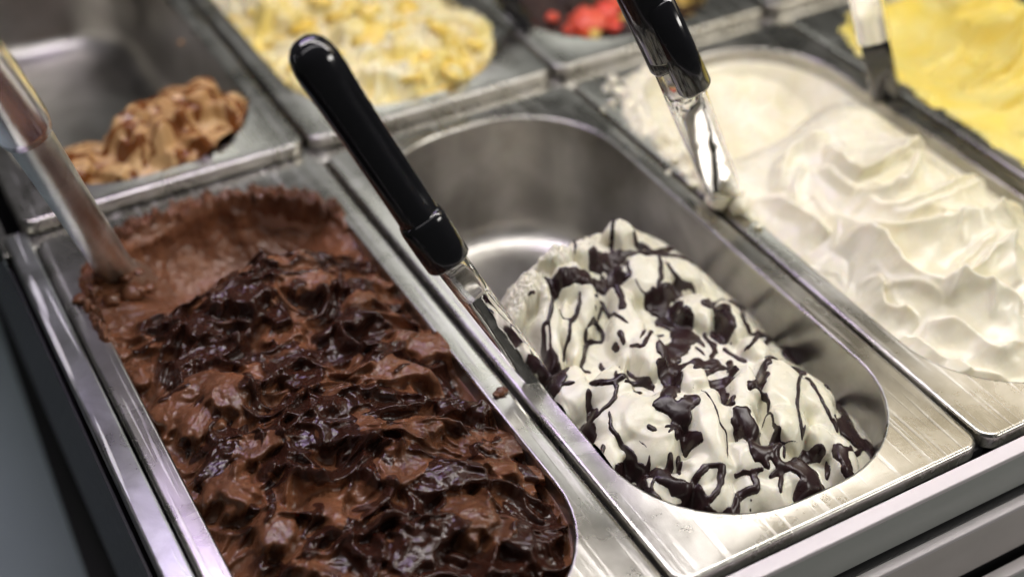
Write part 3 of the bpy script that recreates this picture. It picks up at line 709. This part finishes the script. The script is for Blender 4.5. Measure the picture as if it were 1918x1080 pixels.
# ---- white cream -----------------------------------------------------------
def c7(x, y): return 1300 + x * 0.5556, 200 + y * 0.5556
def build_cream():
    x0, y0 = 335.0, -2.6
    fl = Field(334, 496, 6, 364, 0.55)
    X, Y = fl.X, fl.Y
    fl.H = tps([(352, 340, -4), (400, 342, -12), (440, 342, -16), (470, 325, -20), (358, 300, -5), (395, 300, -28), (440, 300, -38), (476, 285, -36), (365, 262, -6), (400, 262, -30), (428, 270, -38), (460, 266, -30),
                (350, 320, 0), (350, 280, 0), (349, 240, 1), (395, 238, 2), (430, 246, 6), (458, 242, 9), (477, 228, -6), (483, 200, -14), (483, 150, -14), (484, 100, -14),
                (360, 216, 3), (380, 202, 7), (400, 208, 17), (430, 200, 23), (460, 190, 12), (412, 165, 25), (380, 165, 7), (352, 172, -4), (440, 130, 16), (400, 115, 12), (470, 122, 2), (360, 120, -6),
                (350, 80, -9), (380, 72, 0), (420, 72, 8), (458, 72, 4), (480, 52, -8), (370, 30, -9), (420, 20, -6), (460, 20, -9)])(X, Y)
    def s(h, wide, narrow, *pts):
        crest(fl, [fl.hit(*c7(*p)) for p in pts], wide * 1.35, narrow * 1.15, h * 2.4)
    s(5, 10, 2.5, (450, 110), (380, 135), (300, 190), (272, 290))
    s(4.5, 9, 2.0, (440, 120), (470, 200), (530, 245), (600, 225), (700, 170), (765, 150))
    s(4, 7, 1.8, (745, 165), (722, 250), (650, 305), (572, 300), (560, 250))
    s(2.2, 3, 1.2, (735, 200), (700, 262), (640, 285), (605, 262))
    s(4, 8, 1.8, (1085, 335), (1000, 272), (900, 272), (760, 332), (640, 352), (570, 320))
    s(2.0, 4, 1.4, (1000, 300), (900, 290), (770, 345), (660, 365))
    s(5.5, 12, 2.2, (1110, 385), (1000, 385), (850, 415), (700, 445), (540, 435), (460, 370))
    s(6, 12, 2.2, (1110, 672), (950, 648), (800, 640), (700, 590), (620, 482), (545, 440), (492, 490))
    s(3, 5, 1.6, (760, 722), (640, 682), (612, 600), (560, 600))
    s(3.5, 7, 1.8, (1100, 600), (1062, 560), (1060, 420))
    s(2.6, 8, 2.0, (1040, 420), (900, 540), (840, 630))
    s(4, 8, 2.0, (1110, 800), (1000, 850), (900, 765), (785, 740))
    s(4, 8, 2.0, (920, 880), (830, 885), (700, 790))
    s(3, 7, 2.0, (1060, 940), (930, 915), (820, 890))
    s(4.5, 5, 2.0, (450, 445), (330, 372), (215, 320))
    s(3, 6, 1.6, (1100, 470), (1000, 500), (900, 600), (850, 650))
    s(2.4, 5, 1.5, (430, 210), (480, 260), (560, 290))
    s(2.4, 5, 1.5, (360, 200), (330, 290), (350, 340))
    for k in range(8):                                   # lesser creases left by the spatula
        u = rng.uniform(330, 1100); v = rng.uniform(200, 900); a = rng.uniform(-0.5, 0.9); l = rng.uniform(50, 140)
        s(rng.uniform(0.7, 1.7), rng.uniform(2, 5), 1.1, (u, v), (u + l * math.cos(a), v + l * math.sin(a)), (u + 2 * l * math.cos(a + 0.3), v + 2 * l * math.sin(a + 0.3)))
    flow = X / 20 + 0.8 * fbm(X / 30, Y / 30, 91, 2)
    fl.H += 1.1 * fbm(X / 16, Y / 16, 92, 2) + 0.10 * np.sin(Y / 1.4 + 7 * fbm(X / 26, Y / 26, 93, 2)) * sstep(0.0, 0.5, perlin(X / 22, Y / 22, 95))
    sc = sstep(1.1, 0.8, np.hypot((X - 415) / 68, (Y - 305) / 48))
    fl.H += sc * (1.6 * fbm(X / 12, Y / 9, 96, 3) + 0.5 * np.abs(fbm(X / 3, Y / 3, 97, 3)))
    fl.H = blur(fl.H, 1.2)
    dd = inside_d(fl, x0, y0)
    over = np.exp(-((dd - 1.0) / 7.0) ** 2) * sstep(196, 216, Y + 5 * perlin(X / 5, Y / 9, 99)) * sstep(400, 372, X)
    lip = np.where(over > 0.08, (3.0 + 2.5 * sstep(270, 320, Y) + 5.0 * fbm(X / 7, Y / 7, 98, 4, 0.65) - 0.35 * np.maximum(dd, 0) + 8 * np.exp(-((X - 342) / 7) ** 2 - ((Y - 222) / 13) ** 2)) * np.clip(over * 1.6, 0, 1) - 2.5 * (1 - np.clip(over * 1.6, 0, 1)), -9)
    fl.H = np.where(dd > 0, np.maximum(lip, -6), np.where(dd > -4, np.maximum(fl.H, lip), fl.H))
    fl.H = np.where((Y < 196) & (dd > -9), np.minimum(fl.H, -2.2 - 0.55 * dd), fl.H)
    lean(fl, 0.4, 6.0, R(-60))
    fl.dx = np.where(dd > -1.5, 0, fl.dx); fl.dy = np.where(dd > -1.5, 0, fl.dy)
    keep = dd < 11.4
    o = field_mesh('cream_ice_cream', fl, keep, mat=M_CREAM, origin=anchor(415, 180, -40)); o.location = anchor(415, 180, -40)
    tag(o, 'smooth white cream ice cream with swirled folds smeared over the pan edge', 'ice cream')
    return fl, o
cream, cream_o = build_cream()

# ---- yellow cream, right edge ----------------------------------------------
def build_yellow():
    x0, y0 = 503.5, -2.6
    fl = Field(505, 664, 60, 364, 0.9)
    X, Y = fl.X, fl.Y
    fl.H = tps([(520, 345, 0), (560, 350, 0), (620, 352, 0), (655, 330, -4), (518, 320, 1), (517, 280, 2), (516, 240, 1), (516, 200, -2), (516, 150, -8), (516, 100, -10),
                (555, 320, -14), (565, 280, -14), (560, 250, -10), (600, 330, -6), (620, 300, 2), (640, 270, 5), (570, 215, 6), (600, 240, 16), (620, 210, 20), (560, 180, 2), (590, 180, 12), (630, 160, 12),
                (580, 130, 4), (550, 130, -4), (620, 110, 6), (560, 80, -6), (620, 70, 0), (650, 200, 4)])(X, Y)
    for P, h in ((((545, 235), (575, 228), (600, 248), (640, 262)), 6), (((540, 205), (570, 198), (610, 222), (650, 225)), 6), (((535, 175), (565, 172), (600, 190), (640, 190)), 5),
                 (((540, 150), (580, 145), (620, 160)), 5), (((600, 300), (590, 270), (610, 240)), 5), (((620, 340), (610, 310), (640, 290)), 4)):
        crest(fl, [p for p in P], 12, 2.6, h * 2.2)
    fl.H += 1.2 * fbm(X / 18, Y / 18, 101, 2)
    wx = X + 10 * fbm(X / 30, Y / 30, 201, 2); wy = Y + 10 * fbm(X / 30, Y / 30, 203, 2)
    fl.H += sstep(545, 575, X + (Y - 150) * 0.05) * sstep(330, 250, Y) * 9 * np.clip(1 - 1.8 * np.abs(perlin(wx / 30, wy / 20, 205)), 0, 1) ** 1.6
    dd = inside_d(fl, x0, y0)
    lip = 2.0 + 2.5 * fbm(X / 12, Y / 12, 103, 2) - 0.55 * np.maximum(dd, 0)
    fl.H = np.where(dd > 0, np.maximum(lip - 1.8 * (X > 545), -6), fl.H)
    lean(fl, 0.35, 6, R(-60)); fl.dx = np.where(dd > -1.5, 0, fl.dx); fl.dy = np.where(dd > -1.5, 0, fl.dy)
    o = field_mesh('yellow_ice_cream', fl, (dd < 11), mat=M_YELLOW, origin=anchor(583, 200, -40)); o.location = anchor(583, 200, -40)
    tag(o, 'bright yellow ice cream in soft folds at the right edge', 'ice cream')
build_yellow()

# ---- mango cream, back row -------------------------------------------------
def chunk(name, c, r, mat, parent, seed, flat=0.6):
    g = np.random.default_rng(seed)
    import bmesh
    bm = bmesh.new(); bmesh.ops.create_icosphere(bm, subdivisions=2, radius=1.0)
    for v in bm.verts:
        n = v.co.normalized(); k = 1 + 0.22 * math.sin(5 * n.x + seed) * math.cos(4 * n.y + seed * 2) + 0.12 * math.sin(9 * n.z + seed)
        v.co = Vector((n.x * r * k, n.y * r * k * g.uniform(0.9, 1.1), n.z * r * flat * k))
    me = bpy.data.meshes.new(name); bm.to_mesh(me); bm.free()
    me.polygons.foreach_set('use_smooth', [True] * len(me.polygons))
    o = link(name, me, mat, parent); p = parent.location
    o.location = Vector(c) - p; o.rotation_euler = (g.uniform(-.5, .5), g.uniform(-.5, .5), g.uniform(0, 6))
    return o
def build_mango():
    x0, y0 = 165.0, 370.6
    fl = Field(170, 326, 376, 700, 1.1)
    X, Y = fl.X, fl.Y
    dd = inside_d(fl, x0, y0)
    fl.H = 3 - 9 * sstep(-40, 0, dd) + 2 * fbm(X / 25, Y / 25, 111, 2)
    g = np.random.default_rng(9)
    for k in range(85):
        x = g.uniform(178, 320); y = g.uniform(384, 640)
        i = int((y - fl.y0) / fl.step); j = int((x - fl.x0) / fl.step)
        z = 2 - 9 * float(sstep(-40, 0, dd[i, j])) + g.normal(0, 2.5) + ZB
        petal(fl, x, y, R(-90) + g.normal(0, 1.0), g.uniform(12, 26), g.uniform(7, 14), z + g.normal(0, 3.0), g.uniform(0.1, 0.45), g.uniform(0.5, 3.0), g.uniform(-1, 4), k=0.8, seed=k, fall=1.2)
    wx = X + 8 * fbm(X / 25, Y / 25, 191, 2); wy = Y + 8 * fbm(X / 25, Y / 25, 193, 2)
    fl.H += 6.0 * np.clip(1 - 2 * np.abs(perlin(wx / 18, wy / 16, 195)), 0, 1) ** 1.4 + 3.0 * np.clip(1 - 2 * np.abs(perlin(wx / 9, wy / 8, 196)), 0, 1) - 3
    fl.H += 0.5 * fbm(X / 5, Y / 5, 113, 3)
    lean(fl, 0.35, 5, R(-90))
    keep = (dd < 1.0)
    o = field_mesh('mango_ice_cream', fl, keep, mat=M_MANGOCREAM, origin=anchor(247, 500, -40)); o.location = anchor(247, 500, -40)
    tag(o, 'pale cream ice cream with yellow mango pieces heaped to the rim', 'ice cream')
    for k, (u, v, r) in enumerate([(430, 35, 5), (520, 50, 6), (565, 45, 6), (640, 30, 7), (690, 60, 9), (600, 10, 6), (700, 90, 5), (760, 15, 6), (820, 60, 6), (740, 60, 6), (850, 130, 7), (800, 100, 6), (890, 95, 5),
                                   (640, 105, 5), (560, 130, 5), (770, 140, 5), (800, 175, 5), (910, 130, 4), (480, 20, 5), (660, 5, 6), (870, 20, 5), (720, 130, 4), (830, 150, 5), (500, 90, 4), (690, 25, 6)]):
        x, y = fl.hit(u, v); z = fl.sample(x, y)
        chunk('mango_piece', anchor(x, y, z - 1.0), r * 1.5 / 1000, M_MANGO, o, k, 0.35)
build_mango()

# ---- coffee caramel, back left ---------------------------------------------
def build_coffee():
    x0, y0 = -2.5, 370.6
    fl = Field(8, 154, 380, 500, 0.7)
    X, Y = fl.X, fl.Y
    dd = inside_d(fl, x0, y0)
    fl.H = tps([(30, 397, -6), (60, 390, 0), (100, 394, -2), (140, 410, -4), (20, 415, -6), (50, 412, -1), (75, 424, 14), (100, 436, 22), (130, 436, 15), (45, 418, 6), (149, 440, -14), (30, 435, -14), (60, 440, -12), (90, 452, -20),
                (115, 455, -14), (140, 460, -25), (40, 475, -75), (80, 485, -85), (120, 490, -90), (150, 480, -80), (15, 450, -70)])(X, Y)
    base = fl.H.copy(); g = np.random.default_rng(19)
    for k in range(60):
        x = g.uniform(18, 148); y = g.uniform(390, 452)
        i = int((y - fl.y0) / fl.step); j = int((x - fl.x0) / fl.step)
        if y < 402 and 30 < x < 90: continue
        petal(fl, x, y, R(-90) + g.normal(0, 1.0), g.uniform(8, 18), g.uniform(5, 10), base[i, j] + g.normal(0, 3) + 2, g.uniform(0.0, 0.3), g.uniform(0.5, 2.5), g.uniform(0, 3),
              attr=float(g.random() < 0.4), k=0.6, seed=k, fall=1.5)
    fl.H += 0.5 * fbm(X / 5, Y / 5, 123, 3); fl.H = blur(fl.H, 1.2)
    fl.A = 0.35 * blur(fl.A, 2.5) + np.clip(1.15 - 4.5 * np.abs(perlin(X / 22 + 0.5 * fbm(X / 16, Y / 16, 181, 3), Y / 13 + 0.6 * fbm(X / 16, Y / 16, 183, 3), 185)), 0, 0.8)
    lean(fl, 0.4, 5, R(-90))
    o = field_mesh('coffee_ice_cream', fl, (dd < 0.6) & (fl.H > -82), attrs={'fudge': fl.A}, mat=M_COFFEE, origin=anchor(82, 420, -60)); o.location = anchor(82, 420, -60)
    tag(o, 'last lump of coffee ice cream with caramel streaks in the near empty pan', 'ice cream')
build_coffee()

# ---- dark ice cream with strawberry, back ----------------------------------
def build_berry():
    x0, y0 = 332.0, 370.6
    fl = Field(338, 492, 376, 560, 1.1)
    X, Y = fl.X, fl.Y
    dd = inside_d(fl, x0, y0)
    base = -6 - 10 * sstep(-40, 0, dd) + 0 * X; fl.H = base.copy()
    g = np.random.default_rng(29)
    for k in range(90):
        x = g.uniform(345, 486); y = g.uniform(384, 540)
        i = int((y - fl.y0) / fl.step); j = int((x - fl.x0) / fl.step)
        petal(fl, x, y, R(-90) + g.normal(0, 1.0), g.uniform(5, 14), g.uniform(4, 9), base[i, j] + g.normal(0, 3) + 2, g.uniform(0.0, 0.3), g.uniform(0.5, 2.5), g.uniform(0, 3),
              attr=float(g.random() < 0.35 or dd[i, j] > -12), k=0.6, seed=k, fall=1.5)
    fl.A = blur(fl.A, 1.2); fl.H += 0.6 * fbm(X / 5, Y / 5, 133, 3)
    lean(fl, 0.35, 5, R(-90))
    o = field_mesh('cookie_ice_cream', fl, dd < 1.0, attrs={'fudge': fl.A}, mat=M_DARKBERRY, origin=anchor(415, 470, -40)); o.location = anchor(415, 470, -40)
    tag(o, 'dark brown and yellow ice cream topped with strawberry, at the top of the photo', 'ice cream')
    for k, (u, v, r) in enumerate([(1100, 50, 12), (1135, 30, 9), (1070, 62, 6), (1160, 12, 8), (1035, 40, 5), (1150, 55, 6)]):
        x, y = fl.hit(u, v); z = fl.sample(x, y)
        chunk('strawberry_piece', anchor(x, y, z + 3), r / 1000, M_BERRY, o, 40 + k, 0.7)
build_berry()
for k, (u, v, r) in enumerate([(938, 733, 2.6), (930, 738, 1.8), (946, 731, 1.6)]):
    chunk('crumb', tuple(at(u, v, 0.0010)), r / 1000, M_CHOC, choc_o, 60 + k, 0.45)

for k, (u, v, r) in enumerate([(1148, 148, 3.6), (1136, 166, 2.6), (1160, 170, 4.2), (1146, 192, 3.0), (1178, 200, 3.6), (1130, 205, 1.6), (1190, 240, 2.8), (1236, 268, 2.4), (1262, 300, 3.0), (1285, 322, 3.6), (1300, 345, 4.0),
                               (1172, 150, 3.0), (1196, 222, 3.0), (1252, 322, 1.5), (1420, 425, 2.6), (1408, 408, 3.2)]):
    chunk('cream_splash', tuple(at(u, v, 0.0006)), r / 1000, M_CREAM, cream_o, 120 + k, 0.55)
for k, (u, v, r) in enumerate([(338, 80, 2.4), (388, 100, 2.0), (424, 138, 2.6), (384, 64, 1.4), (408, 122, 1.5)]):
    chunk('dried_splash', tuple(at(u, v, -0.004)), r / 1000, M_COFFEE, bpy.data.objects['coffee_ice_cream'], 150 + k, 0.4)

# ------------------------------------------------------------------ spatulas and scoop
def frames(p0, p1, upv=(0, 0, 1)):
    p0 = Vector(p0); p1 = Vector(p1); w = (p1 - p0).normalized()
    toc = (Vector(CAM) - (p0 + p1) / 2).normalized()
    n = (toc - w * toc.dot(w)).normalized()          # faces the viewer side
    s = w.cross(n).normalized()
    return p0, p1, w, n, s
def superloop(c, s, n, rx, ry, e=2.0, m=28, groove=None):
    out = []
    for k in range(m):
        a = 2 * math.pi * k / m; ca, sa = math.cos(a), math.sin(a)
        x = math.copysign(abs(ca) ** (2 / e), ca) * rx; y = math.copysign(abs(sa) ** (2 / e), sa) * ry
        if groove:
            g0, gw, gd = groove; da = (a - g0 + math.pi) % (2 * math.pi) - math.pi
            f = math.exp(-(da / gw) ** 2) * gd; x *= 1 - f; y *= 1 - f
        out.append(tuple(c + s * x + n * y))
    return out
def ptray(u, v, dist):
    d = RM @ np.array([(u - 959) / FPX, -(v - 540) / FPX, -1.0]); d /= np.linalg.norm(d)
    return Vector(CAM + d * dist)

def spatula_front():
    tip = Vector(at(1014, 716, -0.003))
    top = ptray(588, 112, 0.560); end = ptray(840, 488, 0.600)
    root = empty('gelato_spatula', tip); tag(root, 'black handled spatula with clear blade leaning from chocolate side into stracciatella', 'spatula', 'spatulas standing in the pans')
    p0, p1, w, n, s = frames(top, end)
    T = -tip
    L = (p1 - p0).length
    loops = []
    r0 = 0.0106
    for t, rx, ry in ((-0.0098, .0012, .0012), (-0.0094, .0035, .0033), (-0.008, .0062, .0058), (-0.0055, .0085, .008), (-0.002, .0101, .0094), (0.002, .0107, .0098), (0.008, .0107, .0096), (0.016, .0103, .0092), (0.03, .0098, .0088), (0.055, .0096, .0086), (0.075, .0096, .0086), (0.083, .0097, .0087), (0.0855, .0092, .0082)):
        g = (R(137), 0.30, 0.30) if 0.014 < t < 0.08 else None
        loops.append(superloop(p0 + w * t + T, s, n, rx * .94, ry * .94, 2.3, 48, g))
    loft('handle', loops, M_BLACK, root, True, True)
    loops = []
    for t, rx, ry in ((0.0800, .0060, .0060), (0.0801, .0088, .0082), (0.0815, .0099, .0090), (0.084, .0104, .0093), (0.095, .0104, .0093), (L * 0.93, .0103, .0092), (L - 0.0012, .0101, .0090), (L, .0093, .0084), (L, .0060, .0050)):
        loops.append(superloop(p0 + w * t + T, s, n, rx, ry, 2.6, 40))
    loft('collar', loops, M_BLACK, root, True, True)
    p0, p1, w, n, s = frames(end - w * 0.004, tip)
    L = (p1 - p0).length; loops = []
    for t, rx, ry in ((0.0, .0072, .0045), (0.3, .0070, .0040), (0.6, .0068, .0032), (0.85, .0066, .0022), (1.0, .0060, .0012), (1.15, .0050, .0008)):
        loops.append(superloop(p0 + w * L * t + T, s, n, rx, ry, 4.5, 32))
    loft('blade', loops, M_CLEAR, root)
spatula_front()

def spatula_right():
    tip = Vector(at(1362, 372, 0.004)); root = empty('gelato_spatula', tip)
    tag(root, 'black handled clear spatula standing in the white cream, upper centre right', 'spatula', 'spatulas standing in the pans')
    T = -tip
    top = ptray(1165, -90, 0.62); end = ptray(1276, 150, 0.66)
    p0, p1, w, n, s = frames(top, end); L = (p1 - p0).length
    a = [superloop(p0 + w * t + T, s, n, rx, ry, 2.4, 40) for t, rx, ry in ((-0.01, .004, .004), (-0.006, .009, .008), (0.0, .0102, .009), (0.03, .0104, .009), (L * 0.75, .0106, .0092), (L - .001, .0098, .0088), (L, .0088, .008))]
    q = [superloop(p0 + w * t + T + s * 0.0042 - n * 0.0015, s, n, rx, ry, 2.8, 32) for t, rx, ry in ((-0.0, .004, .004), (0.01, .0068, .0078), (L * 0.8, .0070, .0080), (L - .012, .0070, .0080), (L - .010, .0062, .007))]
    h = [superloop(p0 + w * t + T - s * 0.0042 + n * 0.002, s, n, rx, ry, 2.8, 32) for t, rx, ry in ((L * .35, .004, .004), (L * .38, .0078, .0085), (L * 0.8, .0082, .0088), (L + .003, .0082, .0086), (L + .005, .0070, .0076))]
    loft('handle', a[:-2] + [superloop(p0 + w * (L * 0.8) + T, s, n, .008, .007, 2.4, 40)], M_BLACK, root)
    loft('side_grip', q, M_BLACK, root); loft('collar', h, M_BLACK, root)
    p0, p1, w, n, s = frames(end - w * 0.012, tip); L = (p1 - p0).length
    loops = [superloop(p0 + w * L * t + T, s, n, rx, ry, 4.5, 32) for t, rx, ry in ((0, .0098, .0050), (0.3, .0098, .0048), (0.7, .0094, .0042), (1.0, .0088, .003), (1.08, .0080, .002))]
    loft('blade', loops, M_CLEAR, root)
    # cream stuck on the foot of the blade
    for k, (u, v, r) in enumerate([(1345, 372, .0075), (1372, 362, .006), (1325, 350, .005), (1385, 385, .006)]): chunk('clinging_cream', tuple(at(u, v, 0.006)), r, M_CREAM, root, 77 + k, 0.8)
spatula_right()

def spatula_yellow():
    tip = Vector(at(1660, 178, 0.0)); root = empty('gelato_spatula', tip)
    tag(root, 'clear spatula with dark tip stuck in the yellow ice cream at upper right', 'spatula', 'spatulas standing in the pans')
    T = -tip; top = ptray(1600, -120, 0.78); mid = ptray(1636, 70, 0.83)
    p0, p1, w, n, s = frames(top, mid); L = (p1 - p0).length
    loft('handle', [superloop(p0 + w * L * t + T, s, n, rx, ry, 3.5, 28) for t, rx, ry in ((0, .009, .006), (.5, .0095, .006), (1, .0095, .006))], M_CLEAR, root)
    p0, p1, w, n, s = frames(mid, tip); L = (p1 - p0).length
    loft('dark_foot', [superloop(p0 + w * L * t + T, s, n, rx, ry, 3.5, 28) for t, rx, ry in ((0.02, .008, .005), (.5, .0085, .0055), (1, .0095, .006), (1.1, .007, .004))], M_BLACK, root)
spatula_yellow()

def spatula_dark():
    tip = Vector(at(1000, 72, -0.004)); root = empty('gelato_spatula', tip)
    tag(root, 'dark spatula lying across the corner of the strawberry pan at the top', 'spatula', 'spatulas standing in the pans')
    T = -tip; top = ptray(905, -60, 0.92)
    p0, p1, w, n, s = frames(top, tip); L = (p1 - p0).length
    loft('handle', [superloop(p0 + w * L * t + T, s, n, rx, ry, 2.5, 28) for t, rx, ry in ((0, .006, .005), (.5, .007, .006), (.8, .0075, .006), (1, .004, .003))], M_BLACK, root)
spatula_dark()

def scoop_left():
    foot = Vector(at(232, 545, -0.004)); root = empty('steel_spade', foot)
    tag(root, 'steel gelato spade with round tube handle dug into the chocolate at left', 'gelato spade')
    T = -foot
    top = ptray(10, 190, 0.60); end = Vector(at(222, 512, -0.004))
    p0, p1, w, n, s = frames(top, end); L = (p1 - p0).length
    prof = [(-.05, .0092, .0092), (0, .0095, .0095), (.15, .0097, .0097), (.5, .0094, .0093), (.8, .0094, .0092), (.95, .0094, .0088), (1.05, .0098, .007), (1.15, .010, .005), (1.22, .0095, .003)]
    loft('handle', [superloop(p0 + w * L * t + T, s, n, rx, ry, 2.1, 48) for t, rx, ry in prof], M_TUBE, root)
    # clear plastic sleeve at the top end
    loft('plastic_sleeve', [superloop(p0 + w * L * t + T, s, n, rx, ry, 2.4, 32) for t, rx, ry in ((-.35, .009, .009), (-.2, .011, .011), (-.02, .0122, .0120), (.08, .0124, .0122), (.12, .0115, .0112), (.121, .0102, .0102))], M_SLEEVE, root)
    q = end
    a = Vector(at(212, 515, -0.008)); b = Vector(at(262, 568, -0.034))
    pp0, pp1, w2, n2, s2 = frames(a, b)
    up = Vector((0, 0, 1))
    loft('spade_blade', [superloop(pp0 + w2 * (pp1 - pp0).length * t + T, s2, up, rx, .0008, 5, 32) for t, rx in ((-.1, .011), (.2, .015), (.5, .0165), (.75, .016), (.9, .0145), (1.0, .012), (1.07, .0085), (1.1, .004))], M_TUBE, root)
    for k, (u, v, r, z) in enumerate([(185, 520, 5, 2), (205, 505, 3.5, 4), (235, 520, 4, 3), (170, 545, 5, 1), (210, 560, 5, 0), (260, 510, 3, 2), (150, 560, 4, 1), (190, 470, 3, 4), (262, 545, 5, -1), (245, 548, 6, -1), (280, 540, 3, -1)]):
        chunk('clinging_chocolate', tuple(at(u, v, z / 1000)), r / 1000, M_CHOC, root, 90 + k, 0.6)
scoop_left()
